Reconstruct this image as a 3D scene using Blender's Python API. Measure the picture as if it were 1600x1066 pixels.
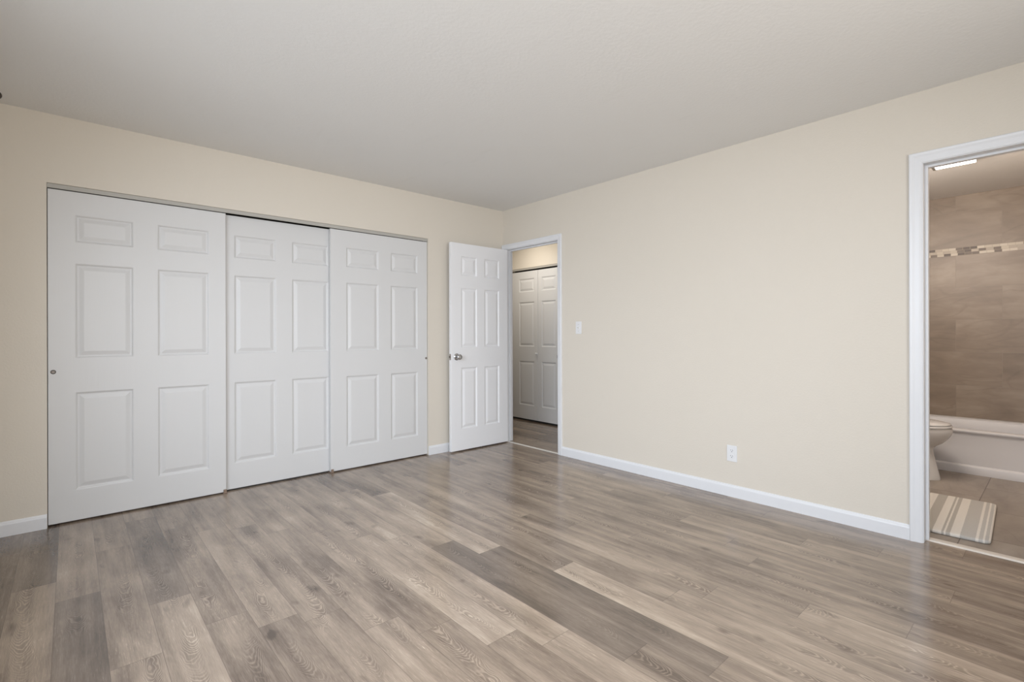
import bpy, bmesh, math, random
from mathutils import Vector, Matrix

for o in list(bpy.data.objects):
    bpy.data.objects.remove(o, do_unlink=True)
S = bpy.context.scene
COL = S.collection
PI = math.pi

# ------------------------------------------------------------------ camera
# world: the far corner of the bedroom is the origin, the closet wall is the
# plane y = 0, the wall with the two doorways is the plane x = 0, metres.
cam_d = bpy.data.cameras.new('camera')
cam = bpy.data.objects.new('camera', cam_d)
COL.objects.link(cam)
cam_d.sensor_width = 36.0
cam_d.lens = 772.0 / 1600 * 36.0
cam_d.shift_y = -0.00646
cam_d.clip_start = 0.02
cam.matrix_world = (Matrix.Translation((-3.429, -3.986, 1.1315))
                    @ Matrix.Rotation(math.radians(48.197 - 90), 4, 'Z')
                    @ Matrix.Rotation(math.radians(90), 4, 'X')
                    @ Matrix.Rotation(-0.002575, 4, 'Z'))
S.camera = cam

# ------------------------------------------------------------------ world, exposure
W = bpy.data.worlds.new('world')
S.world = W
W.use_nodes = True
W.node_tree.nodes['Background'].inputs[0].default_value = (0.72, 0.85, 1.0, 1)
W.node_tree.nodes['Background'].inputs[1].default_value = 1.0
S.view_settings.view_transform = 'Standard'
S.view_settings.look = 'None'
S.view_settings.gamma = 1.0
S.view_settings.use_curve_mapping = False
S.view_settings.exposure = 0.06


def area(name, loc, direction, sx, sy, power, color, spread=180):
    L = bpy.data.lights.new(name, 'AREA')
    L.shape = 'RECTANGLE'
    L.size = sx
    L.size_y = sy
    L.energy = power
    L.color = color
    L.spread = math.radians(spread)
    o = bpy.data.objects.new(name, L)
    COL.objects.link(o)
    o.location = loc
    o.rotation_euler = Vector(direction).to_track_quat('-Z', 'Y').to_euler()
    return o


XL = -3.86      # left wall
YB = -5.00      # rear wall
H = 2.44
# daylight through the two windows (left wall and rear wall)
area('window_daylight_left', (XL - 0.50, -2.85, 1.75), (1, 0.60, -0.72), 3.0, 1.4, 78, (0.80, 0.885, 1.0), 128)
area('window_daylight_rear', (-2.45, YB - 0.50, 1.75), (0.40, 1, -0.50), 2.5, 1.4, 22, (0.84, 0.90, 1.0), 125)
# light reflected up from the ground outside the same windows
area('window_ground_light_left', (XL - 0.35, -2.85, 1.25), (1, 0.55, 0.25), 3.0, 1.2, 9, (1.0, 0.91, 0.80), 150)
area('window_ground_light_rear', (-2.45, YB - 0.35, 1.25), (0.02, 1, 0.26), 2.5, 1.2, 39, (1.0, 0.91, 0.80), 150)
# added bathroom fill light without a fixture, and hallway lamp, both out of view
area('bathroom_fill_light', (0.45, -3.00, 2.05), (1, -0.30, -0.20), 0.9, 0.35, 33, (1.0, 0.90, 0.81))
area('hallway_lamp', (0.40, 0.45, 2.30), (0.25, 0, -1), 0.25, 0.25, 7.5, (1.0, 0.93, 0.83))

# ------------------------------------------------------------------ helpers
def link(name, me, mat=None, parent=None, smooth=False):
    o = bpy.data.objects.new(name, me)
    COL.objects.link(o)
    if mat is not None:
        me.materials.append(mat)
    if parent is not None:
        o.parent = parent
    if smooth:
        for p in me.polygons:
            p.use_smooth = True
    return o


def obj(name, bm, mat=None, parent=None, smooth=False, angle=None, normals=True):
    if normals:
        bmesh.ops.recalc_face_normals(bm, faces=bm.faces)
    me = bpy.data.meshes.new(name)
    bm.to_mesh(me)
    bm.free()
    o = link(name, me, mat, parent, smooth or angle is not None)
    if angle is not None:
        me.set_sharp_from_angle(angle=math.radians(angle))
    return o


def empty(name, loc=(0, 0, 0), rz=0.0):
    o = bpy.data.objects.new(name, None)
    o.empty_display_size = 0.1
    COL.objects.link(o)
    o.location = loc
    o.rotation_euler = (0, 0, rz)
    return o


def tag(o, label=None, cat=None, group=None, kind=None):
    if label: o['label'] = label
    if cat: o['category'] = cat
    if group: o['group'] = group
    if kind: o['kind'] = kind
    return o


def box(bm, x0, x1, y0, y1, z0, z1, bev=0.0, seg=2):
    b = bmesh.new()
    bmesh.ops.create_cube(b, size=1.0)
    bmesh.ops.scale(b, vec=(abs(x1 - x0), abs(y1 - y0), abs(z1 - z0)), verts=b.verts)
    bmesh.ops.translate(b, vec=((x0 + x1) / 2, (y0 + y1) / 2, (z0 + z1) / 2), verts=b.verts)
    if bev > 0:
        bmesh.ops.bevel(b, geom=list(b.edges), offset=bev, segments=seg, affect='EDGES', profile=0.5)
    merge(bm, b)


def merge(bm, b):
    me = bpy.data.meshes.new('tmp')
    b.to_mesh(me)
    b.free()
    bm.from_mesh(me)
    bpy.data.meshes.remove(me)


def lathe(bm, prof, n=40, axis='Z', origin=(0, 0, 0)):
    """prof: (radius, height) pairs; axis is the turning axis."""
    b = bmesh.new()
    rings = []
    for r, h in prof:
        if r < 1e-6:
            rings.append([b.verts.new((0, 0, h))])
        else:
            rings.append([b.verts.new((r * math.cos(2 * PI * i / n), r * math.sin(2 * PI * i / n), h)) for i in range(n)])
    for A, B in zip(rings, rings[1:]):
        for i in range(n):
            j = (i + 1) % n
            if len(A) == 1 and len(B) == 1:
                continue
            if len(A) == 1:
                b.faces.new((A[0], B[i], B[j]))
            elif len(B) == 1:
                b.faces.new((A[i], A[j], B[0]))
            else:
                b.faces.new((A[i], A[j], B[j], B[i]))
    M = {'Z': Matrix.Identity(4), 'Y': Matrix.Rotation(PI / 2, 4, 'X'), 'X': Matrix.Rotation(PI / 2, 4, 'Y'),
         '-Y': Matrix.Rotation(PI / 2, 4, 'X')}[axis]
    bmesh.ops.transform(b, matrix=Matrix.Translation(origin) @ M, verts=b.verts)
    merge(bm, b)


def loft(bm, rings, cap0=True, cap1=True):
    vs = [[bm.verts.new(p) for p in r] for r in rings]
    n = len(vs[0])
    for A, B in zip(vs, vs[1:]):
        for i in range(n):
            j = (i + 1) % n
            bm.faces.new((A[i], A[j], B[j], B[i]))
    if cap0: bm.faces.new(vs[0][::-1])
    if cap1: bm.faces.new(vs[-1])


def prism(bm, prof, p0, p1, axis_u, axis_v):
    """Sweep a closed 2-D profile (u,v) from p0 to p1."""
    u, v = Vector(axis_u), Vector(axis_v)
    loft(bm, [[Vector(p) + u * a + v * b for a, b in prof] for p in (p0, p1)])


# ------------------------------------------------------------------ materials
class N:
    def __init__(s, name):
        s.m = bpy.data.materials.new(name)
        s.m.use_nodes = True
        s.t = s.m.node_tree
        s.b = s.t.nodes['Principled BSDF']

    def n(s, typ, **kw):
        nd = s.t.nodes.new(typ)
        for k, v in kw.items():
            setattr(nd, k, v)
        return nd

    def set(s, nd, sock, val):
        if isinstance(val, bpy.types.NodeSocket):
            s.t.links.new(val, nd.inputs[sock])
        else:
            nd.inputs[sock].default_value = val

    def math(s, op, a, b=0.0, c=0.0, clamp=False):
        nd = s.n('ShaderNodeMath', operation=op, use_clamp=clamp)
        s.set(nd, 0, a); s.set(nd, 1, b); s.set(nd, 2, c)
        return nd.outputs[0]

    def noise(s, vec, scale, detail=2.0, rough=0.5, dist=0.0):
        nd = s.n('ShaderNodeTexNoise')
        if vec is not None: s.set(nd, 'Vector', vec)
        s.set(nd, 'Scale', scale); s.set(nd, 'Detail', detail); s.set(nd, 'Roughness', rough); s.set(nd, 'Distortion', dist)
        return nd.outputs['Fac']

    def mapr(s, v, a, b, c=0.0, d=1.0):
        nd = s.n('ShaderNodeMapRange')
        s.set(nd, 'Value', v); s.set(nd, 'From Min', a); s.set(nd, 'From Max', b); s.set(nd, 'To Min', c); s.set(nd, 'To Max', d)
        return nd.outputs[0]

    def mix(s, f, a, b, blend='MIX'):
        nd = s.n('ShaderNodeMix', data_type='RGBA', blend_type=blend)
        s.set(nd, 0, f); s.set(nd, 6, a); s.set(nd, 7, b)
        return nd.outputs[2]

    def coords(s, scale=(1, 1, 1), kind='Object'):
        tc = s.n('ShaderNodeTexCoord')
        mp = s.n('ShaderNodeMapping')
        s.t.links.new(tc.outputs[kind], mp.inputs[0])
        mp.inputs['Scale'].default_value = scale
        return mp.outputs[0]

    def bump(s, h, strength, dist):
        nd = s.n('ShaderNodeBump')
        s.set(nd, 'Height', h); s.set(nd, 'Strength', strength); s.set(nd, 'Distance', dist)
        s.t.links.new(nd.outputs[0], s.b.inputs['Normal'])

    def p(s, **kw):
        for k, v in kw.items():
            s.set(s.b, k.replace('_', ' '), v)


def plain(name, col, rough=0.5, metal=0.0, spec=0.5, bump=None, coat=0.0, vary=0.0):
    g = N(name)
    c = (*col, 1)
    if vary:
        f = g.noise(g.coords(), 3.0, 4)
        c = g.mix(f, (*[max(0, x * (1 - vary)) for x in col], 1), (*[min(1, x * (1 + vary)) for x in col], 1))
    g.p(Base_Color=c, Roughness=rough, Metallic=metal)
    g.b.inputs['Specular IOR Level'].default_value = spec
    g.b.inputs['Coat Weight'].default_value = coat
    if bump:
        g.bump(g.noise(g.coords(), bump[0], 3, 0.6), bump[1], bump[2])
    return g.m


def paint_wall():
    g = N('cream_wall_paint')
    v = g.coords()
    big = g.noise(v, 1.3, 3)
    g.p(Base_Color=g.mix(big, (0.665, 0.612, 0.530, 1), (0.680, 0.628, 0.550, 1)), Roughness=0.55)
    g.b.inputs['Specular IOR Level'].default_value = 0.35
    a = g.noise(v, 85, 3, 0.55)
    b = g.noise(v, 14, 2, 0.5)
    g.bump(g.math('ADD', g.mapr(a, 0.42, 0.68), g.math('MULTIPLY', b, 0.6)), 0.18, 0.0016)
    return g.m


def ceiling_paint():
    g = N('textured_ceiling_paint')
    v = g.coords()
    a = g.noise(v, 55, 4, 0.62)
    smear = g.noise(g.coords((6, 1.4, 1)), 1.6, 3, 0.6)
    g.p(Base_Color=g.mix(g.mapr(smear, 0.62, 0.8), (0.79, 0.785, 0.77, 1), (0.765, 0.76, 0.745, 1)), Roughness=0.85)
    g.b.inputs['Specular IOR Level'].default_value = 0.2
    g.bump(g.mapr(a, 0.4, 0.65), 0.16, 0.0025)
    return g.m


def door_paint(name, col, axis='z'):
    g = N(name)
    v = g.coords((70, 70, 2.2) if axis == 'z' else (4, 4, 4))
    f = g.noise(v, 1.0, 4, 0.6)
    g.p(Base_Color=(*col, 1), Roughness=0.42)
    g.b.inputs['Specular IOR Level'].default_value = 0.45
    g.bump(g.mapr(f, 0.35, 0.7), 0.12, 0.0012)
    return g.m


def plank_floor():
    g = N('greige_oak_vinyl_planks')
    uv = g.n('ShaderNodeUVMap', uv_map='plank').outputs[0]           # metres along each plank
    edge = g.n('ShaderNodeUVMap', uv_map='edge').outputs[0]          # distance helper
    tone = g.n('ShaderNodeAttribute', attribute_name='tone').outputs['Fac']
    seed = g.n('ShaderNodeAttribute', attribute_name='seed').outputs['Fac']
    sp = g.n('ShaderNodeSeparateXYZ'); g.set(sp, 0, uv)
    x, y = sp.outputs[0], sp.outputs[1]

    def vec(sx, sy, off):
        c = g.n('ShaderNodeCombineXYZ')
        g.set(c, 0, g.math('MULTIPLY', x, sx)); g.set(c, 1, g.math('MULTIPLY', y, sy))
        g.set(c, 2, g.math('MULTIPLY_ADD', seed, 57.0, off))
        return c.outputs[0]
    bands = g.noise(vec(17, 0.85, 0), 1.0, 3, 0.5, 0.25)              # long tonal streaks
    wide = g.noise(vec(7, 2.4, 11), 1.0, 3, 0.55, 0.4)                # soft blotches
    fibre = g.noise(vec(150, 9.0, 21), 1.0, 4, 0.6)
    fine = g.noise(vec(380, 26.0, 31), 1.0, 3, 0.6)
    # cathedral figure along a wandering heart line
    heart = g.noise(vec(0.0, 1.3, 41), 1.0, 2, 0.5)
    xc = g.math('SUBTRACT', x, g.math('MULTIPLY_ADD', heart, 0.17, -0.012))
    q = g.math('MULTIPLY', xc, 30.0)
    q2 = g.math('MULTIPLY', g.math('MULTIPLY', q, q), 3.2)
    wob = g.noise(vec(16, 7, 51), 1.0, 2.5, 0.55)
    swirl = g.noise(vec(9, 5.0, 91), 1.0, 1.5, 0.5)
    ph = g.math('MULTIPLY_ADD', y, 210.0, g.math('MULTIPLY_ADD', q2, -6.5, g.math('MULTIPLY_ADD', wob, 40.0, g.math('MULTIPLY', swirl, 75.0))))
    ring = g.math('POWER', g.math('MULTIPLY_ADD', g.math('SINE', ph), 0.5, 0.5), 2.6)
    near = g.mapr(g.math('ABSOLUTE', xc), 0.016, 0.044, 1.0, 0.0)
    burst = g.mapr(g.noise(vec(1.5, 2.6, 61), 1.0, 2, 0.5), 0.44, 0.60)
    msk = g.math('MULTIPLY', near, burst)
    ringm = g.math('MULTIPLY', ring, msk)
    flecks = g.math('MULTIPLY', g.mapr(fine, 0.60, 0.72), g.mapr(g.noise(vec(11, 2.2, 71), 1.0, 2), 0.42, 0.62))
    knot = g.mapr(g.noise(vec(15, 7.5, 81), 1.0, 1.0), 0.69, 0.82)

    v = g.math('MULTIPLY_ADD', tone, 0.70, 0.02)
    v = g.math('ADD', v, g.math('MULTIPLY', g.math('SUBTRACT', bands, 0.5), 1.12))
    v = g.math('ADD', v, g.math('MULTIPLY', g.math('SUBTRACT', wide, 0.5), 0.90))
    v = g.math('ADD', v, g.math('MULTIPLY', g.math('SUBTRACT', fibre, 0.5), 0.42))
    v = g.math('ADD', v, g.math('MULTIPLY', g.math('SUBTRACT', fine, 0.5), 0.40))
    v = g.math('ADD', v, g.math('MULTIPLY', ringm, 0.36))
    v = g.math('ADD', v, g.math('MULTIPLY', msk, -0.16))
    v = g.math('ADD', v, g.math('MULTIPLY', flecks, 0.30))
    v = g.math('SUBTRACT', v, g.math('MULTIPLY', knot, 0.30))
    v = g.math('MULTIPLY_ADD', v, 0.84, 0.12)
    cr = g.n('ShaderNodeValToRGB')
    e = cr.color_ramp.elements
    e[0].position = 0.0; e[0].color = (0.078, 0.055, 0.039, 1)
    e[1].position = 1.0; e[1].color = (0.565, 0.458, 0.352, 1)
    for pos, c in ((0.22, (0.158, 0.117, 0.088, 1)), (0.45, (0.258, 0.197, 0.148, 1)), (0.68, (0.355, 0.277, 0.210, 1))):
        k = e.new(pos); k.color = c
    g.set(cr, 0, v)
    # dark planks are greyer
    grey = g.mix(g.mapr(tone, 0.42, 0.15, 0.0, 0.30), cr.outputs[0], (0.160, 0.130, 0.106, 1), 'MIX')
    # joints
    se = g.n('ShaderNodeSeparateXYZ'); g.set(se, 0, edge)
    d1 = se.outputs[0]; d2 = se.outputs[1]
    dmin = g.math('MINIMUM', d1, d2)
    line = g.mapr(dmin, 0.0005, 0.0016, 0.45, 0.0)
    col = g.mix(line, grey, (0.05, 0.038, 0.030, 1))
    g.p(Base_Color=col, Roughness=g.mapr(v, 0.0, 1.0, 0.21, 0.15))
    g.b.inputs['Specular IOR Level'].default_value = 0.9
    hgt = g.math('ADD', g.math('MULTIPLY', fibre, 0.5), g.mapr(dmin, 0.0, 0.0022, -2.0, 0.0))
    g.bump(hgt, 0.10, 0.0006)
    return g.m


def tile_mat(name, dark, mid, light, grout, rough=0.4, gw=0.0016):
    g = N(name)
    uv = g.n('ShaderNodeUVMap', uv_map='plank').outputs[0]
    edge = g.n('ShaderNodeUVMap', uv_map='edge').outputs[0]
    tone = g.n('ShaderNodeAttribute', attribute_name='tone').outputs['Fac']
    seed = g.n('ShaderNodeAttribute', attribute_name='seed').outputs['Fac']
    sp = g.n('ShaderNodeSeparateXYZ'); g.set(sp, 0, uv)
    x, y = sp.outputs[0], sp.outputs[1]

    def vec(sx, sy, off):
        c = g.n('ShaderNodeCombineXYZ')
        g.set(c, 0, g.math('MULTIPLY', x, sx)); g.set(c, 1, g.math('MULTIPLY', y, sy))
        g.set(c, 2, g.math('MULTIPLY_ADD', seed, 57.0, off))
        return c.outputs[0]
    a = g.noise(vec(2.0, 5.5, 0), 1.0, 4, 0.55, 0.6)
    b = g.noise(vec(5, 14, 9), 1.0, 4, 0.6, 0.4)
    vein = g.math('ABSOLUTE', g.math('SUBTRACT', g.noise(vec(1.3, 3.5, 19), 1.0, 2, 0.5, 0.8), 0.5))
    v = g.math('MULTIPLY_ADD', tone, 0.3, 0.35)
    v = g.math('ADD', v, g.math('MULTIPLY', g.math('SUBTRACT', a, 0.5), 1.5))
    v = g.math('ADD', v, g.math('MULTIPLY', g.math('SUBTRACT', b, 0.5), 0.6))
    v = g.math('SUBTRACT', v, g.mapr(vein, 0.0, 0.02, 0.18, 0.0))
    cr = g.n('ShaderNodeValToRGB')
    e = cr.color_ramp.elements
    e[0].position = 0.0; e[0].color = (*dark, 1)
    e[1].position = 1.0; e[1].color = (*light, 1)
    k = e.new(0.5); k.color = (*mid, 1)
    g.set(cr, 0, v)
    se = g.n('ShaderNodeSeparateXYZ'); g.set(se, 0, edge)
    dmin = g.math('MINIMUM', se.outputs[0], se.outputs[1])
    line = g.mapr(dmin, gw * 0.7, gw * 1.2, 1.0, 0.0)
    g.p(Base_Color=g.mix(line, cr.outputs[0], (*grout, 1)), Roughness=rough)
    g.bump(g.mapr(dmin, 0.0, gw * 1.6), 0.3, 0.001)
    return g.m


M_WALL = paint_wall()
M_CEIL = ceiling_paint()
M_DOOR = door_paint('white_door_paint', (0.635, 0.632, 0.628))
M_DOOR_LIT = door_paint('white_door_paint_lit', (0.80, 0.80, 0.81))  # door white raised to stand in for light on the open leaf
M_TRIM = plain('white_trim_paint', (0.725, 0.73, 0.745), 0.35, vary=0.005)
M_FLOOR = plank_floor()
M_TRACK = plain('beige_track_enamel', (0.42, 0.405, 0.37), 0.5, vary=0.03)
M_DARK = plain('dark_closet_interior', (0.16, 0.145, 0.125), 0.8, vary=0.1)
M_STEEL = plain('brushed_steel', (0.50, 0.49, 0.47), 0.32, metal=1.0, vary=0.05)
M_PULL = plain('aged_nickel_ring', (0.12, 0.105, 0.09), 0.5, metal=0.3, vary=0.1)
M_CUP = plain('aged_nickel_cup', (0.30, 0.26, 0.23), 0.5, metal=0.2, vary=0.1)
M_CHROME = plain('polished_chrome', (0.50, 0.50, 0.51), 0.20, metal=1.0, vary=0.03)
M_BRONZE = plain('dark_bronze', (0.07, 0.055, 0.045), 0.4, metal=0.6, vary=0.1)
M_PLASTIC = plain('white_wall_plate_plastic', (0.745, 0.745, 0.75), 0.35, vary=0.01)
M_SLOT = plain('outlet_slot_shadow_plastic', (0.04, 0.04, 0.04), 0.6, vary=0.1)
M_GUIDE = plain('tan_nylon_guide', (0.24, 0.17, 0.125), 0.5, vary=0.1)
M_CERAMIC = plain('white_vitreous_china', (0.66, 0.64, 0.63), 0.12, spec=0.6, vary=0.01)
M_TUB = plain('white_tub_enamel', (0.58, 0.56, 0.56), 0.38, spec=0.4, vary=0.01)
M_SADDLE = plain('pale_threshold_stone', (0.66, 0.60, 0.53), 0.4, vary=0.06)
M_STRIP = plain('satin_metal_strip', (0.85, 0.82, 0.77), 0.42, metal=0.3, vary=0.03)
M_TILE = tile_mat('taupe_stone_look_wall_tile', (0.185, 0.142, 0.108), (0.245, 0.192, 0.148), (0.335, 0.275, 0.218), (0.25, 0.205, 0.165), 0.42)
M_BFLOOR = tile_mat('taupe_stone_look_floor_tile', (0.20, 0.165, 0.135), (0.275, 0.23, 0.19), (0.36, 0.31, 0.265), (0.10, 0.075, 0.06), 0.38, 0.0026)
M_BCEIL = plain('bathroom_ceiling_paint', (0.76, 0.735, 0.71), 0.7, bump=(45, 0.2, 0.003))
M_BWALL = plain('bathroom_wall_paint', (0.62, 0.57, 0.50), 0.6, bump=(60, 0.15, 0.002))


def mosaic_mat():
    g = N('glass_and_stone_mosaic')
    edge = g.n('ShaderNodeUVMap', uv_map='edge').outputs[0]
    tone = g.n('ShaderNodeAttribute', attribute_name='tone').outputs['Fac']
    cr = g.n('ShaderNodeValToRGB')
    cr.color_ramp.interpolation = 'CONSTANT'
    e = cr.color_ramp.elements
    e[0].position = 0.0; e[0].color = (0.085, 0.060, 0.045, 1)
    e[1].position = 0.17; e[1].color = (0.14, 0.105, 0.08, 1)
    for pos, c in ((0.34, (0.50, 0.44, 0.36, 1)), (0.62, (0.41, 0.35, 0.29, 1)), (0.8, (0.56, 0.50, 0.42, 1))):
        k = e.new(pos); k.color = c
    g.set(cr, 0, tone)
    se = g.n('ShaderNodeSeparateXYZ'); g.set(se, 0, edge)
    dmin = g.math('MINIMUM', se.outputs[0], se.outputs[1])
    g.p(Base_Color=g.mix(g.mapr(dmin, 0.0008, 0.0013, 1.0, 0.0), cr.outputs[0], (0.36, 0.31, 0.25, 1)), Roughness=0.45)
    g.bump(g.mapr(dmin, 0.0, 0.002), 0.4, 0.001)
    return g.m


def mat_fabric():
    g = N('striped_cotton_bath_mat')
    tc = g.n('ShaderNodeTexCoord')
    sp = g.n('ShaderNodeSeparateXYZ'); g.set(sp, 0, tc.outputs['Object'])
    wob = g.noise(g.coords((60, 60, 60)), 1.0, 2)
    y = g.math('ADD', sp.outputs[1], g.math('MULTIPLY', g.math('SUBTRACT', wob, 0.5), 0.004))
    t = g.mapr(y, 0.0, 0.53)
    cr = g.n('ShaderNodeValToRGB')
    cr.color_ramp.interpolation = 'CONSTANT'
    cream = (0.68, 0.64, 0.585, 1); grey = (0.40, 0.372, 0.335, 1); cool = (0.44, 0.42, 0.395, 1)
    # distance from the visible long edge, metres
    st = [(0.0, cream), (0.007, cool), (0.021, cream), (0.030, cool), (0.047, cream), (0.058, cool), (0.121, cream),
          (0.163, grey), (0.182, cream), (0.190, grey), (0.200, cream), (0.238, grey), (0.286, cream), (0.330, grey),
          (0.347, cream), (0.356, grey), (0.372, cream), (0.405, cool), (0.47, cream), (0.49, cool), (0.50, cream)]
    e = cr.color_ramp.elements
    e[0].position = 0.0; e[0].color = st[0][1]
    e[1].position = st[1][0] / 0.53; e[1].color = st[1][1]
    for d, c in st[2:]:
        k = e.new(d / 0.53); k.color = c
    g.set(cr, 0, t)
    w = g.noise(g.coords((260, 260, 260)), 1.0, 3)
    g.p(Base_Color=g.mix(g.mapr(w, 0.3, 0.7, 0.0, 0.25), cr.outputs[0], (0.68, 0.65, 0.60, 1)), Roughness=0.95)
    g.b.inputs['Specular IOR Level'].default_value = 0.1
    g.bump(g.math('ADD', w, g.noise(g.coords((30, 90, 30)), 1.0, 2)), 0.6, 0.004)
    return g.m


def lamp_mat():
    g = N('lit_lamp_diffuser')
    g.p(Base_Color=(0.9, 0.9, 0.9, 1))
    g.b.inputs['Emission Color'].default_value = (1.0, 0.95, 0.9, 1)
    g.b.inputs['Emission Strength'].default_value = 5.0
    return g.m


M_MOSAIC = mosaic_mat()
M_MAT = mat_fabric()
M_LAMP = lamp_mat()


# ------------------------------------------------------------------ pieced surfaces (planks, tiles)
def pieced(name, cells, to_world, mat, normal_flip=False):
    """cells: (u0,u1,v0,v1,tone,seed) with u across, v along; one quad each; UVs in metres."""
    bm = bmesh.new()
    # two uv layers: in-piece metres, and distance to the nearest edge per axis (needs a split quad)
    uvp = bm.loops.layers.uv.new('plank')
    uve = bm.loops.layers.uv.new('edge')
    lt = bm.faces.layers.float.new('tone')
    ls = bm.faces.layers.float.new('seed')
    for (u0, u1, v0, v1, tone, seed) in cells:
        um, vm = (u0 + u1) / 2, (v0 + v1) / 2
        for (a0, a1, ua, ub) in ((u0, um, 0.0, um - u0), (um, u1, u1 - um, 0.0)):
            for (b0, b1, va, vb) in ((v0, vm, 0.0, vm - v0), (vm, v1, v1 - vm, 0.0)):
                pts = ((a0, b0, ua, va), (a1, b0, ub, va), (a1, b1, ub, vb), (a0, b1, ua, vb))
                f = bm.faces.new([bm.verts.new(to_world(p[0], p[1])) for p in pts])
                if normal_flip: pass
                f[lt] = tone; f[ls] = seed
                for lp, p in zip(f.loops, pts):
                    lp[uvp].uv = (p[0] - u0, p[1] - v0)
                    lp[uve].uv = (p[2], p[3])
    bmesh.ops.remove_doubles(bm, verts=bm.verts, dist=1e-5)
    if normal_flip:
        bmesh.ops.reverse_faces(bm, faces=bm.faces)
    return obj(name, bm, mat, normals=False)


PW = 0.1472
# plank joints (y) and tones (0 dark .. 1 light) from the closet wall towards the camera
ROWS = {
    -2: ([-0.70], [0.45, 0.5]), -1: ([-0.35, -1.58], [0.30, 0.33, 0.4]),
    0: ([-0.90, -2.12], [0.22, 0.62, 0.5]), 1: ([-1.14, -2.36], [0.64, 0.22, 0.5]),
    2: ([-0.62, -1.84], [0.50, 0.54, 0.55]), 3: ([-0.20, -1.43, -2.65], [0.66, 0.26, 0.72, 0.5]),
    4: ([-0.51, -1.75], [0.46, 0.48, 0.44]), 5: ([-0.665, -1.91], [0.58, 0.74, 0.40]),
    6: ([-0.757, -1.99], [0.55, 0.50, 0.52]), 7: ([-0.96, -2.20], [0.62, 0.50, 0.58]),
    8: ([-1.12, -2.36], [0.66, 0.52, 0.56]), 9: ([-0.15, -1.36, -2.585], [0.45, 0.62, 0.78, 0.56]),
    10: ([-0.26, -1.50, -2.72], [0.55, 0.80, 0.76, 0.84]), 11: ([-0.52, -1.746, -2.967], [0.34, 0.70, 0.14, 0.34]),
    12: ([-0.755, -1.974, -3.20], [0.42, 0.84, 0.20, 0.56]), 13: ([-1.12, -2.356, -3.58], [0.56, 0.42, 0.86, 0.7]),
    14: ([-0.30, -1.62, -2.85], [0.55, 0.58, 0.50, 0.64]), 15: ([-0.517, -1.74, -2.95], [0.5, 0.62, 0.46, 0.70]),
    16: ([-0.819, -2.045, -3.273], [0.60, 0.44, 0.52, 0.80]), 17: ([-1.146, -2.37, -3.592], [0.66, 0.50, 0.48, 0.62]),
    18: ([-0.50, -1.73, -2.952], [0.55, 0.60, 0.50, 0.58]), 19: ([-0.349, -1.56, -2.77], [0.66, 0.62, 0.56, 0.46]),
    20: ([-1.20, -2.428, -3.664], [0.55, 0.56, 0.66, 0.44]), 21: ([-0.60, -1.80, -3.039], [0.48, 0.54, 0.46, 0.60]),
    22: ([-0.917, -2.124, -3.35], [0.50, 0.62, 0.46, 0.58]), 23: ([-0.30, -1.50, -2.733], [0.5, 0.46, 0.52, 0.60]),
    24: ([-1.20, -2.42, -3.642], [0.52, 0.48, 0.58, 0.5]),
}
rnd = random.Random(11)
cells = []
for k in range(-2, 25):
    u0 = -3.626 + PW * k
    u1 = u0 + PW
    u0 = max(u0, XL); u1 = min(u1, 0.058)
    if k == 24: u1 = 0.058
    js, tones = ROWS[k]
    js = list(js); tones = list(tones)
    while js[-1] - 1.225 > YB - 0.0:
        js.append(js[-1] - 1.225)
        if len(tones) < len(js) + 1: tones.append(rnd.uniform(0.3, 0.75))
    while len(tones) < len(js) + 1: tones.append(rnd.uniform(0.3, 0.75))
    ys = [0.06] + js + [YB]
    for i in range(len(ys) - 1):
        cells.append((u0, u1, ys[i + 1], ys[i], tones[i], rnd.random()))
# slivers left of the first full plank
flo = pieced('floor', cells, lambda u, v: Vector((u, v, 0.0)), M_FLOOR)
tag(flo, kind='structure')

# hallway floor, same planks
cells = []
for k in range(7):
    u0 = 0.02 + PW * k; u1 = min(u0 + PW, 1.10)
    y = 1.9 - rnd.random() * 1.1
    ys = [1.9, y]
    while ys[-1] - 1.225 > -1.7: ys.append(ys[-1] - 1.225)
    ys.append(-1.7)
    for i in range(len(ys) - 1):
        cells.append((u0, u1, ys[i + 1], ys[i], rnd.uniform(0.35, 0.7), rnd.random()))
tag(pieced('floor_hallway', [c for c in cells], lambda u, v: Vector((u, v, -0.0005)), M_FLOOR), kind='structure')

# bathroom floor tiles
cells = []
for i in range(5):
    for j in range(4):
        u0 = 0.945 - 0.61 * 2 + 0.61 * i + (0.0 if j != 1 else 0.305)
        v1 = -2.38 - 0.61 * j
        a0, a1 = max(u0, 0.10), min(u0 + 0.61, 2.80)
        b0, b1 = max(v1 - 0.61, -4.26), min(v1, -2.66)
        if a1 > a0 and b1 > b0:
            cells.append((a0, a1, b0, b1, rnd.random(), rnd.random()))
tag(pieced('floor_bathroom', cells, lambda u, v: Vector((u, v, -0.001)), M_BFLOOR), kind='structure')

# ------------------------------------------------------------------ walls
def wall(name, boxes, mat=None):
    bm = bmesh.new()
    for b in boxes: box(bm, *b)
    return tag(obj(name, bm, mat or M_WALL), kind='structure')


WT = 0.09
CX0, CX1, CZ = -3.531, -0.921, 2.034      # closet opening
wall('wall_front', [(XL - WT, CX0, 0, WT, -0.02, H), (CX1, 0.0, 0, WT, -0.02, H), (CX0, CX1, 0, WT, CZ, H)])
HY0, HY1, HZ = -0.803, -0.055, 2.024      # hallway door opening
BY0, BY1, BZ = -4.085, -3.475, 2.052      # bathroom door opening
wall('wall_right', [(0, WT, HY1, 1.9, -0.02, H), (0, WT, BY1, HY0, -0.02, H), (0, WT, YB - WT, BY0, -0.02, H),
                    (0, WT, HY0, HY1, HZ, H), (0, WT, BY0, BY1, BZ, H)])
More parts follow.
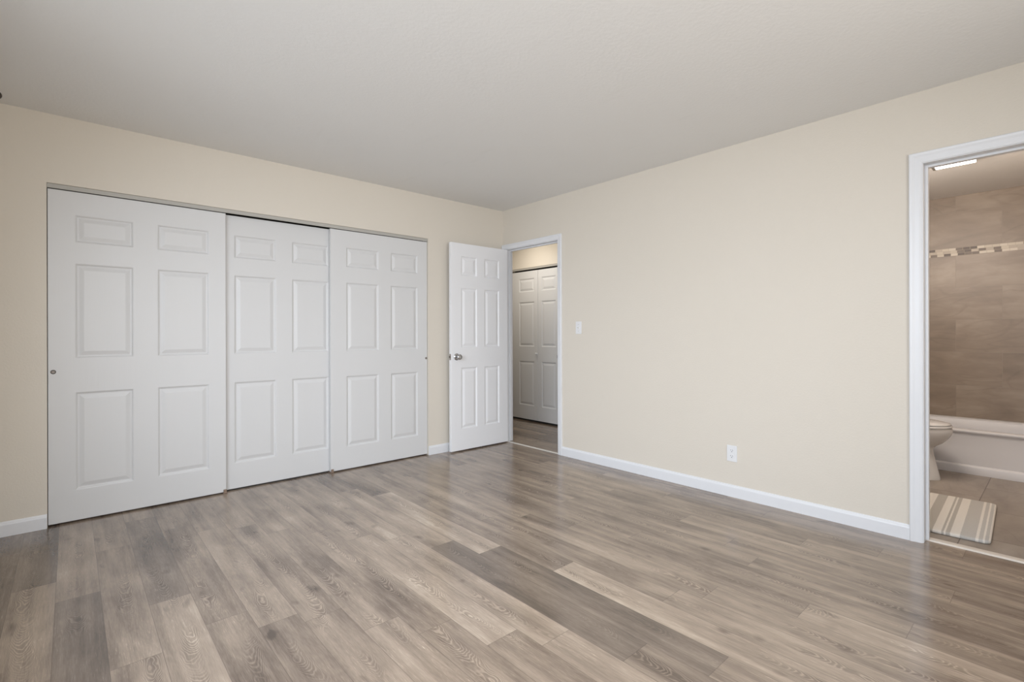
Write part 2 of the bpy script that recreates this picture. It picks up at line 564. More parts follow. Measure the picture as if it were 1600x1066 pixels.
# left wall with its window
wall('wall_left', [(XL - WT, XL, YB - WT, -4.35, -0.02, H), (XL - WT, XL, -1.35, 0, -0.02, H),
                   (XL - WT, XL, -4.35, -1.35, -0.02, 0.86), (XL - WT, XL, -4.35, -1.35, 2.14, H)])
wall('wall_rear', [(XL, -3.7, YB - WT, YB, -0.02, H), (-1.2, 0, YB - WT, YB, -0.02, H),
                   (-3.7, -1.2, YB - WT, YB, -0.02, 0.86), (-3.7, -1.2, YB - WT, YB, 2.14, H)])
bm = bmesh.new()
box(bm, XL - WT, WT, YB - WT, 0.75, H, H + 0.08)
tag(obj('ceiling', bm, M_CEIL), kind='structure')

# window frames (their openings let the daylight in)
def window(name, axis, pos, a0, a1, z0, z1):
    f = 0.045
    bm = bmesh.new()
    def b(s0, s1, c0, c1, t0=-0.07, t1=-0.02):
        if axis == 'x': box(bm, pos + t0, pos + t1, s0, s1, c0, c1, 0.004)
        else: box(bm, s0, s1, pos + t0, pos + t1, c0, c1, 0.004)
    b(a0, a0 + f, z0, z1); b(a1 - f, a1, z0, z1); b(a0 + f, a1 - f, z0, z0 + f); b(a0 + f, a1 - f, z1 - f, z1)
    m = (a0 + a1) / 2
    b(m - 0.025, m + 0.025, z0 + f, z1 - f)
    return tag(obj(name, bm, M_TRIM), kind='structure')


window('window_1', 'x', XL, -4.35, -1.35, 0.86, 2.14)
window('window_2', 'y', YB, -3.7, -1.2, 0.86, 2.14)

# closet interior
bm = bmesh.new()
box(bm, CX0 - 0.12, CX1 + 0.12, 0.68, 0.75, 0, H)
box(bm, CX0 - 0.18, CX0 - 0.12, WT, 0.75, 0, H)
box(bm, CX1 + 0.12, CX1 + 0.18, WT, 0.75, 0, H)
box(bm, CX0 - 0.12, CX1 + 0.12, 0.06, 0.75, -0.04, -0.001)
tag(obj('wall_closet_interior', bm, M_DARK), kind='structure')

# ------------------------------------------------------------------ six panel doors
def rings_panel(bm, x0, x1, z0, z1, y, sgn):
    """Moulded raised panel in the rectangle; the face looks along -sgn*y."""
    prof = [(0.0, 0.0), (0.005, 0.0018), (0.010, 0.0075), (0.015, 0.0088), (0.019, 0.0088), (0.024, 0.0072), (0.040, 0.0022), (0.044, 0.0016)]
    rr = []
    for ins, d in prof:
        rr.append([bm.verts.new((px, y + sgn * d, pz)) for px, pz in
                   ((x0 + ins, z0 + ins), (x1 - ins, z0 + ins), (x1 - ins, z1 - ins), (x0 + ins, z1 - ins))])
    for A, B in zip(rr, rr[1:]):
        for i in range(4):
            j = (i + 1) % 4
            bm.faces.new((A[i], A[j], B[j], B[i]))
    bm.faces.new(rr[-1])


def panel_door(name, Wd, Hd, T, cols, rows, mat, parent=None):
    """Slab from (0,0,0) to (Wd,T,Hd); front looks to -y. cols/rows: panel extents."""
    bm = bmesh.new()
    c = 0.0018
    for y, s in ((0.0, 1), (T, -1)):
        xs = sorted({c, Wd - c, *[v for a in cols for v in a]})
        zs = sorted({c, Hd - c, *[v for a in rows for v in a]})
        for i in range(len(xs) - 1):
            for j in range(len(zs) - 1):
                x0, x1, z0, z1 = xs[i], xs[i + 1], zs[j], zs[j + 1]
                if any(abs(a - x0) < 1e-6 and abs(b - x1) < 1e-6 for a, b in cols) and any(abs(a - z0) < 1e-6 and abs(b - z1) < 1e-6 for a, b in rows):
                    rings_panel(bm, x0, x1, z0, z1, y, s)
                else:
                    bm.faces.new([bm.verts.new((p[0], y, p[1])) for p in ((x0, z0), (x1, z0), (x1, z1), (x0, z1))])
    A = [bm.verts.new((x, 0.0, z)) for x, z in ((c, c), (Wd - c, c), (Wd - c, Hd - c), (c, Hd - c))]
    B = [bm.verts.new((x, c, z)) for x, z in ((0, 0), (Wd, 0), (Wd, Hd), (0, Hd))]
    C = [bm.verts.new((x, T - c, z)) for x, z in ((0, 0), (Wd, 0), (Wd, Hd), (0, Hd))]
    D = [bm.verts.new((x, T, z)) for x, z in ((c, c), (Wd - c, c), (Wd - c, Hd - c), (c, Hd - c))]
    for P, Q in ((A, B), (B, C), (C, D)):
        for i in range(4):
            j = (i + 1) % 4
            bm.faces.new((P[i], P[j], Q[j], Q[i]))
    bmesh.ops.remove_doubles(bm, verts=bm.verts, dist=1e-5)
    return obj(name, bm, mat, parent)


def finger_pull(parent, x, z, r, y=-0.0002):
    bm = bmesh.new()
    lathe(bm, [(r * 0.62, 0.0006), (r * 0.70, 0.0014), (r * 0.84, 0.0030), (r, 0.0022), (r * 1.02, 0.0)], 36, 'Y', (x, y, z))
    o = obj('finger_pull', bm, M_PULL, parent, angle=35)
    bm = bmesh.new()
    lathe(bm, [(0, 0.0007), (r * 0.62, 0.0007), (r * 0.63, 0.0)], 36, 'Y', (x, y, z))
    obj('pull_cup', bm, M_CUP, o, angle=35)
    return o


SROWS = [(0.183, 0.778), (0.983, 1.560), (1.686, 1.854)]
CW = 0.930
DH = 1.993


def sliding(name, x0, y0, label, cols, wd=CW):
    root = empty(name, (x0, y0, 0.010))
    tag(root, label, 'closet door', 'sliding closet doors', 'structure')
    panel_door('door_slab', wd, DH, 0.034, cols, SROWS, M_DOOR, root)
    return root


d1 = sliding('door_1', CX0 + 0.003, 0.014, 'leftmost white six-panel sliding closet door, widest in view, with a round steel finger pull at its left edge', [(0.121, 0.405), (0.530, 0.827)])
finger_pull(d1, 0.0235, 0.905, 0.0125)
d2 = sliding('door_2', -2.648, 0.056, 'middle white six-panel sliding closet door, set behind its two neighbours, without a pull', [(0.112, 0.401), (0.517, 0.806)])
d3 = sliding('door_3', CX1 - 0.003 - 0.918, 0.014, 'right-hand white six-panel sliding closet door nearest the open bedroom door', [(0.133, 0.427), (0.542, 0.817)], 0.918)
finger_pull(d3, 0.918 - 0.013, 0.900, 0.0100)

# overhead track with a fascia
bm = bmesh.new()
prism(bm, [(0.008, 0.0), (0.010, 0.0), (0.098, 0.0), (0.098, -0.004), (0.012, -0.004), (0.0115, -0.026), (0.0085, -0.028), (0.006, -0.026), (0.006, -0.003)],
      (CX0 + 0.001, 0, CZ), (CX1 - 0.001, 0, CZ), (0, 1, 0), (0, 0, 1))
tk = obj('sliding_door_track', bm, M_TRACK)
tag(tk, 'long beige metal track fascia above the three sliding closet doors', 'track')
# floor guides at the two overlaps
for gx, lab in ((-2.607, 'small tan floor guide under the corner of the leftmost closet door'),
                (-1.832, 'small tan floor guide under the corner of the right-hand closet door')):
    bm = bmesh.new()
    box(bm, gx - 0.010, gx + 0.010, 0.004, 0.012, 0.0, 0.030, 0.0015)
    box(bm, gx - 0.014, gx + 0.014, 0.004, 0.012, 0.0, 0.004, 0.001)
    box(bm, gx - 0.010, gx + 0.010, 0.004, 0.088, 0.0, 0.0035, 0.0008)
    tag(obj('door_guide', bm, M_GUIDE), lab, 'door guide', 'closet door floor guides')

# ------------------------------------------------------------------ baseboards
def baseboard(name, p0, p1, out):
    """out: unit vector away from the wall."""
    t, h = 0.0125, 0.083
    prof = [(0, 0), (t, 0), (t, h - 0.018), (t * 0.85, h - 0.012), (t * 0.55, h - 0.007), (t * 0.4, h), (0, h)]
    bm = bmesh.new()
    prism(bm, prof, p0, p1, out, (0, 0, 1))
    return tag(obj(name, bm, M_TRIM), kind='structure')


baseboard('baseboard_front_left', (XL, 0, 0), (CX0 - 0.001, 0, 0), (0, -1, 0))
baseboard('baseboard_front_right', (CX1 + 0.001, 0, 0), (-0.0135, 0, 0), (0, -1, 0))
baseboard('baseboard_right', (0, HY0 - 0.052, 0), (0, BY1 + 0.0555, 0), (-1, 0, 0))
baseboard('baseboard_right_near', (0, BY0 - 0.06, 0), (0, YB, 0), (-1, 0, 0))
baseboard('baseboard_left', (XL, -0.0135, 0), (XL, YB, 0), (1, 0, 0))
baseboard('baseboard_rear', (XL + 0.013, YB, 0), (-0.013, YB, 0), (0, 1, 0))

# ------------------------------------------------------------------ door casings and jambs
def casing(name, y0, y1, z, w, jamb_t=0.0, stop_x=None, right_w=None):
    """Trim round an opening in the plane x=0 (room side) plus jamb and stop."""
    rv = 0.004
    prof = [(0.0, 0.0), (0.0, 0.007), (0.012, 0.0105), (0.030, 0.0115), (w - 0.014, 0.0155), (w - 0.004, 0.0165), (w, 0.014), (w, 0.0)]
    # u = outwards from the opening, v = away from the wall (-x)
    bm = bmesh.new()
    wl = right_w if right_w else w

    def miter(side):
        pts = []
        for u, v in prof:
            if side == 'hi': u2 = u * wl / w
            else: u2 = u
            pts.append((u2, v))
        return pts
    # path corners: (y1 bottom) -> (y1 top) -> (y0 top) -> (y0 bottom)
    def ring(kind):
        out = []
        for u, v in prof:
            uy = u * wl / w
            if kind == 0: out.append(Vector((-v, y1 + rv * 0 + uy, 0.0)))
            if kind == 1: out.append(Vector((-v, y1 + uy, z + u)))
            if kind == 2: out.append(Vector((-v, y0 - u, z + u)))
            if kind == 3: out.append(Vector((-v, y0 - u, 0.0)))
        return out
    loft(bm, [ring(i) for i in range(4)])
    c = tag(obj(name, bm, M_TRIM), kind='structure')
    # jamb lining with a stop
    bm = bmesh.new()
    jt = 0.004
    box(bm, -0.0005, WT + 0.0005, y0 - 0.0001, y0 + jt, 0.0, z - jt)
    box(bm, -0.0005, WT + 0.0005, y1 - jt, y1 + 0.0001, 0.0, z - jt)
    box(bm, -0.0005, WT + 0.0005, y0, y1, z - jt, z)
    if stop_x:
        s0, s1 = stop_x
        d = 0.013
        box(bm, s0, s1, y0 + jt, y0 + jt + d, 0.004, z - jt, 0.0015)
        box(bm, s0, s1, y1 - jt - d, y1 - jt, 0.004, z - jt, 0.0015)
        box(bm, s0, s1, y0 + jt + d, y1 - jt - d, z - jt - d, z - jt, 0.0015)
    j = obj('door_jamb', bm, M_TRIM, c)
    return c, j


c1, j1 = casing('trim_1', HY0, HY1, HZ, 0.051, stop_x=(0.040, 0.062), right_w=0.050)
c2, j2 = casing('trim_2', BY0, BY1, BZ, 0.055, stop_x=(0.054, 0.088))
tag(c1, 'white casing around the hallway doorway in the corner', 'door trim')
tag(c2, 'white casing around the bathroom doorway at right', 'door trim')
# strike plate on the hallway jamb
bm = bmesh.new()
box(bm, -0.004, 0.030, HY0 + 0.004, HY0 + 0.0055, 0.895, 0.945, 0.0005)
box(bm, -0.0175, -0.002, HY0 - 0.002, HY0 + 0.0055, 0.905, 0.935, 0.0008)
obj('strike_plate', bm, M_STEEL, c1)

# thresholds
bm = bmesh.new()
box(bm, 0.0, 0.028, HY0 + 0.004, HY1 - 0.004, 0.0, 0.0035, 0.001)
tag(obj('trim_threshold_hallway', bm, M_STRIP), 'thin pale metal threshold strip across the hallway doorway floor', 'threshold', kind='structure')
bm = bmesh.new()
prism(bm, [(0.0, 0.0), (0.004, 0.006), (0.010, 0.008), (0.044, 0.008), (0.050, 0.002), (0.050, -0.01), (0.0, -0.01)],
      (0.055, BY0 + 0.004, 0), (0.055, BY1 - 0.004, 0), (1, 0, 0), (0, 0, 1))
tag(obj('trim_threshold_bathroom', bm, M_SADDLE), 'pale beige threshold strip between plank floor and bathroom tile', 'threshold', kind='structure')

# ------------------------------------------------------------------ open bedroom door
LW, LH = 0.716, 2.003
LCOLS = [(0.118, 0.312), (0.406, 0.600)]
LROWS = [(0.205, 0.800), (0.992, 1.572), (1.690, 1.880)]
leaf = empty('door_4', (-0.010, -0.055, 0.012), 0.0)
tag(leaf, 'white six-panel bedroom door standing open against the corner, with a chrome knob', 'door', kind='structure')
# local frame: x grows from the far (latch) edge to the hinge edge
dl = panel_door('door_slab', LW, LH, 0.035, LCOLS, LROWS, M_DOOR_LIT, leaf)
dl.location = (-LW - 0.002, -0.043, 0)
KX, KZ = -LW - 0.002 + 0.062, 0.905
# knob with rose
bm = bmesh.new()
prof_rose = [(0, 0.0), (0.0325, 0.0), (0.0325, 0.003), (0.029, 0.007), (0.018, 0.009), (0.013, 0.010)]
lathe(bm, prof_rose, 48, 'Y', (KX, -0.043, KZ))
obj('knob_rose', bm, M_CHROME, leaf, angle=40)
bm = bmesh.new()
lathe(bm, [(0.0125, 0.008), (0.011, 0.014), (0.0105, 0.024), (0.013, 0.030), (0.021, 0.035), (0.0262, 0.043), (0.0268, 0.050),
           (0.0245, 0.057), (0.0190, 0.061), (0.0125, 0.062), (0.0120, 0.0605), (0.0, 0.0600)], 48, 'Y', (KX, -0.043, KZ))
kn = obj('door_knob', bm, M_CHROME, leaf, angle=40)
bm = bmesh.new()
box(bm, KX - 0.005, KX + 0.005, -0.043 - 0.0645, -0.043 - 0.059, KZ - 0.0015, KZ + 0.0015, 0.0004)
obj('lock_button', bm, M_CHROME, kn)
bm = bmesh.new()
b2 = bmesh.new()
lathe(b2, prof_rose, 48, 'Y', (0, 0, 0))
lathe(b2, [(0.0125, 0.008), (0.011, 0.012), (0.013, 0.018), (0.024, 0.024), (0.0265, 0.033), (0.022, 0.041), (0.0, 0.043)], 48, 'Y', (0, 0, 0))
bmesh.ops.transform(b2, matrix=Matrix.Translation((KX, -0.008, KZ)) @ Matrix.Rotation(PI, 4, 'Z'), verts=b2.verts)
merge(bm, b2)
obj('door_knob', bm, M_CHROME, leaf, angle=40)
# latch
bm = bmesh.new()
box(bm, -LW - 0.0028, -LW - 0.0010, -0.0375, -0.0135, KZ - 0.029, KZ + 0.029, 0.0004)
lt = obj('latch_plate', bm, M_CUP, leaf)
bm = bmesh.new()
box(bm, -LW - 0.012, -LW - 0.002, -0.0315, -0.0195, KZ - 0.009, KZ + 0.009, 0.002)
obj('latch_bolt', bm, M_PULL, lt)
for hz in (0.20, 1.00, 1.80):
    bm = bmesh.new()
    lathe(bm, [(0, -0.045), (0.006, -0.045), (0.006, 0.045), (0.004, 0.048), (0, 0.048)], 20, 'Z', (0.001, -0.004, hz))
    box(bm, -0.0018, -0.0002, -0.036, -0.006, hz - 0.044, hz + 0.044)
    obj('hinge', bm, M_STEEL, leaf, angle=40)

# ------------------------------------------------------------------ hallway beyond
HX = 1.02
wall('wall_hallway', [(HX, HX + 0.09, 1.02, 1.9, -0.02, H), (HX, HX + 0.09, -1.7, 0.02, -0.02, H), (HX, HX + 0.09, 0.02, 1.02, 2.00, H),
                      (WT, HX + 0.09, 1.9, 1.99, -0.02, H), (WT, HX + 0.09, -1.79, -1.7, -0.02, H)])
bm = bmesh.new()
box(bm, WT, HX + 0.09, -1.79, 1.99, H, H + 0.08)
tag(obj('ceiling_hallway', bm, M_CEIL), kind='structure')
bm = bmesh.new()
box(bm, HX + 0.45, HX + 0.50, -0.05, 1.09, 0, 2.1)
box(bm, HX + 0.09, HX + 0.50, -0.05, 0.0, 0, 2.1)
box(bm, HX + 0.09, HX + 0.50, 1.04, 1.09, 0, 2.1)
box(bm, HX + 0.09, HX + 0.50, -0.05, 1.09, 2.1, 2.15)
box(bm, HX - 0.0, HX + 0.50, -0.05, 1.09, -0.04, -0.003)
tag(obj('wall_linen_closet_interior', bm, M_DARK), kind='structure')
FW = 0.484
FROWS = [(0.180, 0.760), (0.950, 1.535), (1.665, 1.840)]


def bifold(name, y_left, label, cols):
    r = empty(name, (HX + 0.012, y_left, 0.022), -PI / 2)
    tag(r, label, 'bifold door', 'hallway bifold doors', 'structure')
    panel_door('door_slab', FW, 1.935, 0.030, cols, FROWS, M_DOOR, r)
    return r


f1 = bifold('door_5', 0.505 + FW + 0.001, 'left leaf of the white bifold closet door across the hallway, with a small knob', [(0.130, 0.418)])
f2 = bifold('door_6', 0.503, 'right leaf of the white bifold closet door across the hallway', [(0.062, 0.312)])
bm = bmesh.new()
lathe(bm, [(0.009, 0.0), (0.006, 0.006), (0.006, 0.012), (0.013, 0.018), (0.0145, 0.024), (0.011, 0.029), (0, 0.030)], 28, 'Y', (FW - 0.018, 0, 0.860))
obj('knob', bm, M_PLASTIC, f1, angle=40)
bm = bmesh.new()
box(bm, HX + 0.006, HX + 0.045, 0.021, 1.019, 1.978, 1.9995, 0.001)
tag(obj('bifold_track', bm, M_TRACK), 'beige metal track above the bifold doors across the hallway', 'track')
bm = bmesh.new()
box(bm, HX + 0.004, HX + 0.05, 0.962, 0.995, 0.0, 0.018, 0.001)
tag(obj('pivot_bracket', bm, M_BRONZE), 'small dark pivot bracket under the left bifold leaf in the hallway', 'bracket')
# hallway ceiling lamp, out of view above the doorway
hl = empty('ceiling_light', (0.50, 0.45, H - 0.001))
tag(hl, 'round flush ceiling light in the hallway', 'ceiling light')
bm = bmesh.new()
lathe(bm, [(0, 0), (0.13, 0), (0.13, -0.02), (0.12, -0.022)], 40)
obj('base', bm, M_STEEL, hl, angle=40)
bm = bmesh.new()
lathe(bm, [(0.12, -0.02), (0.112, -0.045), (0.085, -0.065), (0.045, -0.078), (0, -0.082)], 40)
g = N('warm_lamp_glass')
g.p(Base_Color=(0.9, 0.85, 0.75, 1))
g.b.inputs['Emission Color'].default_value = (1.0, 0.88, 0.70, 1)
g.b.inputs['Emission Strength'].default_value = 2.6
obj('glass_shade', bm, g.m, hl, smooth=True)

# ------------------------------------------------------------------ bathroom shell
BX = 2.76
BYL, BYR = -2.68, -4.215
BH = 2.415
wall('wall_bathroom', [(WT, BX + 0.09, BYL, BYL + 0.09, -0.02, BH), (WT, BX + 0.09, BYR - 0.09, BYR, -0.02, BH),
                       (BX, BX + 0.09, BYR, BYL, -0.02, BH)], M_BWALL)
bm = bmesh.new()
box(bm, WT, BX + 0.09, BYR - 0.09, BYL + 0.09, BH, BH + 0.08)
tag(obj('ceiling_bathroom', bm, M_BCEIL), kind='structure')

# tiled alcove: rows of stone-look tile on the rear wall
rows = [(0.02, 0.335, 'B'), (0.335, 0.648, 'B'), (0.648, 0.957, 'A'), (0.957, 1.258, 'B'), (1.258, 1.558, 'A'), (1.558, 1.857, 'B'),
        (1.930, 2.262, 'A'), (2.262, BH, 'B')]
rt = random.Random(5)


def tile_cells(a0, a1, offA, offB):
    out = []
    for z0, z1, kind in rows:
        st = (offA if kind == 'A' else offB)
        s = st - 0.61 * math.ceil((st - a0) / 0.61)
        while s < a1:
            c0, c1 = max(s, a0), min(s + 0.61, a1)
            if c1 - c0 > 0.004:
                out.append((c0, c1, z0, z1, rt.random(), rt.random()))
            s += 0.61
    return out


def mos_cells(a0, a1):
    out = []
    for r in range(3):
        s = a0 - rt.random() * 0.04
        z0 = 1.857 + 0.0243 * r
        while s < a1:
            w = 0.049
            out.append((max(s, a0), min(s + w, a1), z0, z0 + 0.0243, rt.random(), rt.random()))
            s += w
    return out


tag(pieced('wall_tile_rear', tile_cells(BYR, BYL, -3.618, -3.308), lambda u, v: Vector((BX - 0.010, u, v)), M_TILE, True), kind='structure')
tag(pieced('wall_mosaic_rear', mos_cells(BYR, BYL), lambda u, v: Vector((BX - 0.011, u, v)), M_MOSAIC, True), kind='structure')
for nm, yy, fl in (('left', BYL - 0.010, True), ('right', BYR + 0.010, False)):
    tag(pieced('wall_tile_' + nm, tile_cells(1.90, BX - 0.01, 2.2, 2.5), lambda u, v, yy=yy: Vector((u, yy, v)), M_TILE), kind='structure')
    tag(pieced('wall_mosaic_' + nm, mos_cells(1.90, BX - 0.01), lambda u, v, yy=yy: Vector((u, yy + (-0.001 if yy > -3 else 0.001), v)), M_MOSAIC), kind='structure')

# ------------------------------------------------------------------ bathtub
TX0, TX1 = 1.945, BX - 0.012
TY0, TY1 = BYR + 0.012, BYL - 0.012
TH = 0.352
bm = bmesh.new()


def rrect(x0, x1, y0, y1, r, z, n=7):
    pts = []
    for cx, cy, a in ((x1 - r, y1 - r, 0), (x0 + r, y1 - r, PI / 2), (x0 + r, y0 + r, PI), (x1 - r, y0 + r, 3 * PI / 2)):
        for i in range(n):
            t = a + (PI / 2) * i / (n - 1)
            pts.append(Vector((cx + r * math.cos(t), cy + r * math.sin(t), z)))
    return pts


R = []
# apron from the floor up (front face at TX0), a small kick, then the rolled rim and the basin
for dx, z, r in ((0.000, 0.0, 0.004), (0.000, 0.055, 0.004), (0.006, 0.066, 0.004), (0.018, 0.072, 0.004), (0.020, 0.20, 0.004),
                 (0.018, 0.300, 0.004), (0.012, 0.320, 0.005), (0.002, 0.330, 0.006), (-0.003, 0.338, 0.008), (-0.002, 0.346, 0.010), (0.006, TH, 0.012)):
    R.append(rrect(TX0 + dx, TX1, TY0, TY1, r, z))
for ins, z, r in ((0.060, TH, 0.10), (0.072, TH - 0.004, 0.11), (0.082, TH - 0.018, 0.12), (0.095, TH - 0.10, 0.14), (0.125, 0.12, 0.16), (0.19, 0.085, 0.14), (0.26, 0.080, 0.06)):
    R.append(rrect(TX0 + ins + 0.01, TX1 - ins * 0.8, TY0 + ins, TY1 - ins * 1.3, r, z))
loft(bm, R, cap0=True, cap1=True)
tub = empty('bathtub', (0, 0, 0))
tag(tub, 'white alcove bathtub along the taupe tiled bathroom wall', 'bathtub')
obj('tub_body', bm, M_TUB, tub, angle=40)
bm = bmesh.new()
lathe(bm, [(0, 0.0025), (0.018, 0.002), (0.028, 0.004), (0.032, 0.0)], 28, 'Z', (2.35, TY1 - 0.42, 0.080))
obj('drain', bm, M_CHROME, tub, angle=40)

# ------------------------------------------------------------------ toilet
toi = empty('toilet', (1.575, -2.68, 0.0))
tag(toi, 'white toilet with its rounded bowl jutting past the bathroom door frame, lid closed', 'toilet')


def egg(cx, yb, yf, wd, z, n=44, sq=1.0):
    """closed outline between y=yb (rear) and y=yf (front, more negative), half width wd."""
    pts = []
    cy = yb + (yf - yb) * 0.52
    for i in range(n):
        t = 2 * PI * i / n
        c, s = math.cos(t), math.sin(t)
        ex = 2.0 / (2.0 + (0.7 if s > 0 else 0.0) * sq)
        X = wd * math.copysign(abs(c) ** ex, c)
        Y = (yb - cy) * abs(s) ** (ex) if s > 0 else (yf - cy) * abs(s)
        pts.append(Vector((cx + X, cy + Y, z)))
    return pts


# tank end at y=0, bowl tip at y=-0.735 (all local)
bm = bmesh.new()
prof = [  # z, rear y, front y, half width
    (0.000, -0.16, -0.668, 0.118), (0.010, -0.16, -0.668, 0.118), (0.030, -0.16, -0.663, 0.115), (0.110, -0.16, -0.644, 0.105),
    (0.190, -0.15, -0.628, 0.100), (0.235, -0.14, -0.625, 0.104), (0.255, -0.13, -0.640, 0.118), (0.280, -0.11, -0.676, 0.142),
    (0.310, -0.10, -0.706, 0.160), (0.345, -0.10, -0.728, 0.174), (0.375, -0.10, -0.738, 0.181), (0.398, -0.10, -0.738, 0.182), (0.406, -0.10, -0.733, 0.178)]
loft(bm, [egg(0, a, b, w, z) for z, a, b, w in prof])
obj('bowl', bm, M_CERAMIC, toi, angle=55)
bm = bmesh.new()
loft(bm, [egg(0, -0.215, -0.733, 0.178, 0.4075), egg(0, -0.213, -0.738, 0.183, 0.411), egg(0, -0.213, -0.738, 0.183, 0.419), egg(0, -0.215, -0.734, 0.180, 0.4235)])
obj('seat', bm, M_CERAMIC, toi, angle=40)
bm = bmesh.new()
loft(bm, [egg(0, -0.212, -0.728, 0.176, 0.4265), egg(0, -0.210, -0.731, 0.179, 0.430), egg(0, -0.210, -0.728, 0.178, 0.437), egg(0, -0.218, -0.700, 0.166, 0.4425),
          egg(0, -0.24, -0.62, 0.130, 0.447), egg(0, -0.30, -0.50, 0.06, 0.449)])
obj('lid', bm, M_CERAMIC, toi, angle=40)
bm = bmesh.new()
loft(bm, [rrect(-0.20, 0.20, -0.185, -0.012, 0.03, 0.405), rrect(-0.22, 0.22, -0.200, -0.012, 0.03, 0.46), rrect(-0.23, 0.23, -0.205, -0.012, 0.03, 0.74)])
tank = obj('tank', bm, M_CERAMIC, toi, angle=40)
bm = bmesh.new()
box(bm, -0.24, 0.24, -0.215, -0.008, 0.741, 0.775, 0.010, 3)
obj('tank_lid', bm, M_CERAMIC, toi, angle=40)
bm = bmesh.new()
lathe(bm, [(0, 0), (0.012, 0), (0.012, 0.012), (0, 0.014)], 20, 'Y', (-0.165, -0.204, 0.69))
box(bm, -0.165, -0.095, -0.222, -0.213, 0.682, 0.697, 0.003)
obj('flush_lever', bm, M_CHROME, tank, angle=40)

# ------------------------------------------------------------------ bath mat
# local origin at the visible near corner, x along the mat, y away from the visible long edge
ang = math.radians(2.1)
mat_o = bmesh.new()
L_, W_ = 0.845, 0.53
for ins, z in ((0.004, 0.0), (0.0, 0.004), (0.0, 0.012), (0.003, 0.017), (0.010, 0.0195)):
    pass
rr = [rrect(ins, L_ - ins, ins, W_ - ins, 0.032 - ins * 0.5, z, 6) for ins, z in ((0.004, 0.0), (0.0, 0.004), (0.0, 0.012), (0.003, 0.017), (0.010, 0.0195))]
loft(mat_o, rr)
bmat = obj('bath_mat', mat_o, M_MAT, angle=60)
bmat.location = (0.226, -3.722, 0.0)
bmat.rotation_euler = (0, 0, ang)
tag(bmat, 'cream bath mat with grey stripes on the bathroom tile floor beside the doorway', 'bath mat')

# ------------------------------------------------------------------ bathroom ceiling lamp bar
bl = empty('bathroom_ceiling_light', (1.44, -3.44, BH - 0.001))
tag(bl, 'lit white tube light bar on the bathroom ceiling', 'ceiling light')
bm = bmesh.new()
box(bm, -0.060, 0.060, -0.125, 0.118, -0.020, 0.0, 0.004)
box(bm, -0.055, 0.055, 0.100, 0.122, -0.042, -0.010, 0.006)
obj('housing', bm, M_STEEL, bl)
bm = bmesh.new()
prism(bm, [(0.052 * math.cos(t * PI / 14), -0.012 - 0.036 * math.sin(t * PI / 14)) for t in range(15)], (0, -0.120, 0), (0, 0.099, 0), (1, 0, 0), (0, 0, 1))
obj('diffuser', bm, M_LAMP, bl, angle=40)

# ------------------------------------------------------------------ wall switch and outlet
def plate(name, yc, zc, w, h, label, cat):
    r = empty(name, (0.0, yc, zc))
    tag(r, label, cat)
    bm = bmesh.new()
    box(bm, -0.0058, 0.0, -w / 2, w / 2, -h / 2, h / 2, 0.0022, 3)
    p_ = obj('face_plate', bm, M_PLASTIC, r)
    return r, p_


sw, sp_ = plate('light_switch', -1.0585, 1.190, 0.067, 0.112, 'white toggle light switch plate on the cream wall right of the hallway door', 'light switch')
bm = bmesh.new()
box(bm, -0.0075, -0.005, -0.0055, 0.0055, -0.0125, 0.0125, 0.0008)
prism(bm, [(0.006, -0.006), (0.019, 0.004), (0.019, 0.010), (0.006, 0.006)], (0, -0.004, 0), (0, 0.004, 0), (-1, 0, 0), (0, 0, 1))
obj('toggle', bm, M_PLASTIC, sw)
for dz in (-0.030, 0.030):
    bm = bmesh.new()
    lathe(bm, [(0, 0.0008), (0.0025, 0.0006), (0.0032, 0.0)], 16, 'X', (0, 0, 0))
    bmesh.ops.rotate(bm, verts=bm.verts, cent=(0, 0, 0), matrix=Matrix.Rotation(PI, 3, 'Z'))
    bmesh.ops.translate(bm, verts=bm.verts, vec=(-0.0058, 0, dz))
    obj('screw', bm, M_STEEL, sw, angle=40)
ou, op_ = plate('wall_outlet', -2.4445, 0.300, 0.070, 0.112, 'white duplex power outlet low on the cream wall above the baseboard', 'power outlet')
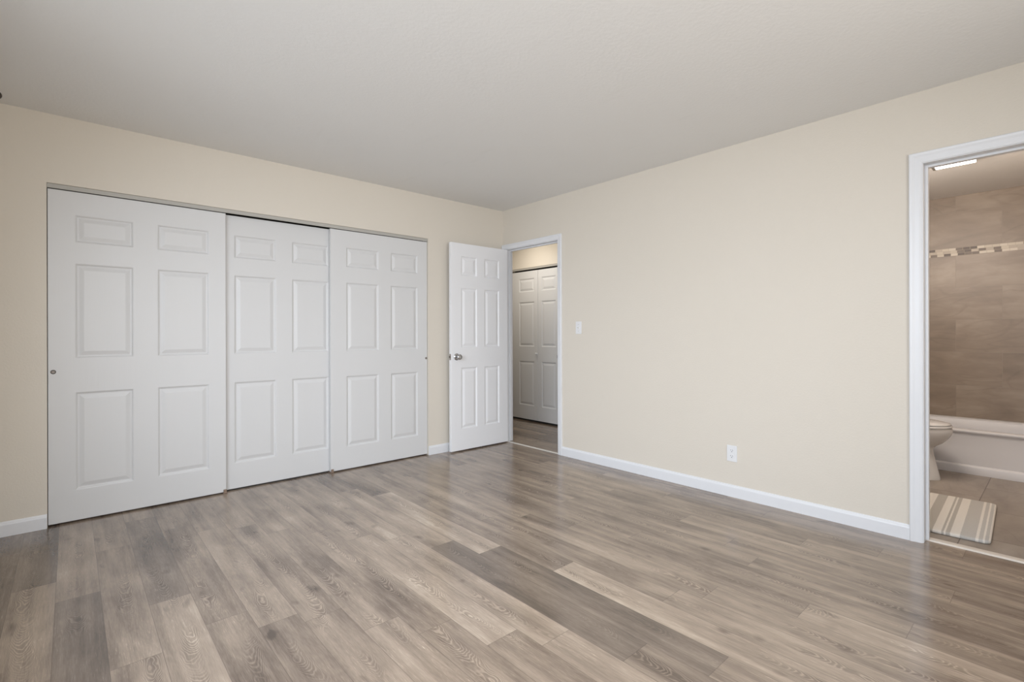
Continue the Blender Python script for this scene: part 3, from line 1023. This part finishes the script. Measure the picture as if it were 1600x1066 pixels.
for dz in (-0.0195, 0.0195):
    bm = bmesh.new()
    loft(bm, [[Vector((x_, y_, dz + z_)) for y_, z_ in [(0.0165 * math.cos(t * PI / 16), max(-0.0125, min(0.0125, 0.0165 * math.sin(t * PI / 16)))) for t in range(32)]] for x_ in (-0.005, -0.0072)])
    rc = obj('socket', bm, M_PLASTIC, ou)
    bm = bmesh.new()
    box(bm, -0.0078, -0.0070, -0.0075, -0.0055, dz - 0.000, dz + 0.008)
    box(bm, -0.0078, -0.0070, 0.0055, 0.0075, dz + 0.001, dz + 0.008)
    lathe(bm, [(0, 0.0003), (0.0025, 0.0003), (0.0025, -0.0008), (0, -0.0008)], 14, 'X', (-0.0074, 0, dz - 0.0065))
    obj('slots', bm, M_SLOT, rc)

# ------------------------------------------------------------------ curtain rod beside the left wall
cr = empty('curtain_rod', (-3.689, -2.45, 2.288))
tag(cr, 'dark curtain rod finial tip at the upper left edge under the ceiling', 'curtain rod')
bm = bmesh.new()
lathe(bm, [(0, -1.86), (0.008, -1.86), (0.008, 1.86), (0, 1.86)], 24, 'Y', (0, 0, 0))
obj('rod', bm, M_BRONZE, cr, angle=40)
for s in (-1, 1):
    bm = bmesh.new()
    lathe(bm, [(0.0, 0.0), (0.008, 0.001), (0.014, 0.006), (0.0175, 0.014), (0.0180, 0.020), (0.0165, 0.028), (0.011, 0.035), (0.0, 0.038)], 28, 'Z', (0, 0, 0))
    bmesh.ops.rotate(bm, verts=bm.verts, cent=(0, 0, 0), matrix=Matrix.Rotation(-s * PI / 2, 3, 'X'))
    bmesh.ops.translate(bm, verts=bm.verts, vec=(0, s * 1.858, 0))
    obj('finial', bm, M_BRONZE, cr, angle=40)
    bm = bmesh.new()
    box(bm, -0.176, -0.006, s * 1.72 - 0.004, s * 1.72 + 0.004, -0.014, -0.006, 0.001)
    box(bm, -0.176, -0.171, s * 1.72 - 0.012, s * 1.72 + 0.012, -0.035, 0.025, 0.001)
    obj('bracket', bm, M_BRONZE, cr)
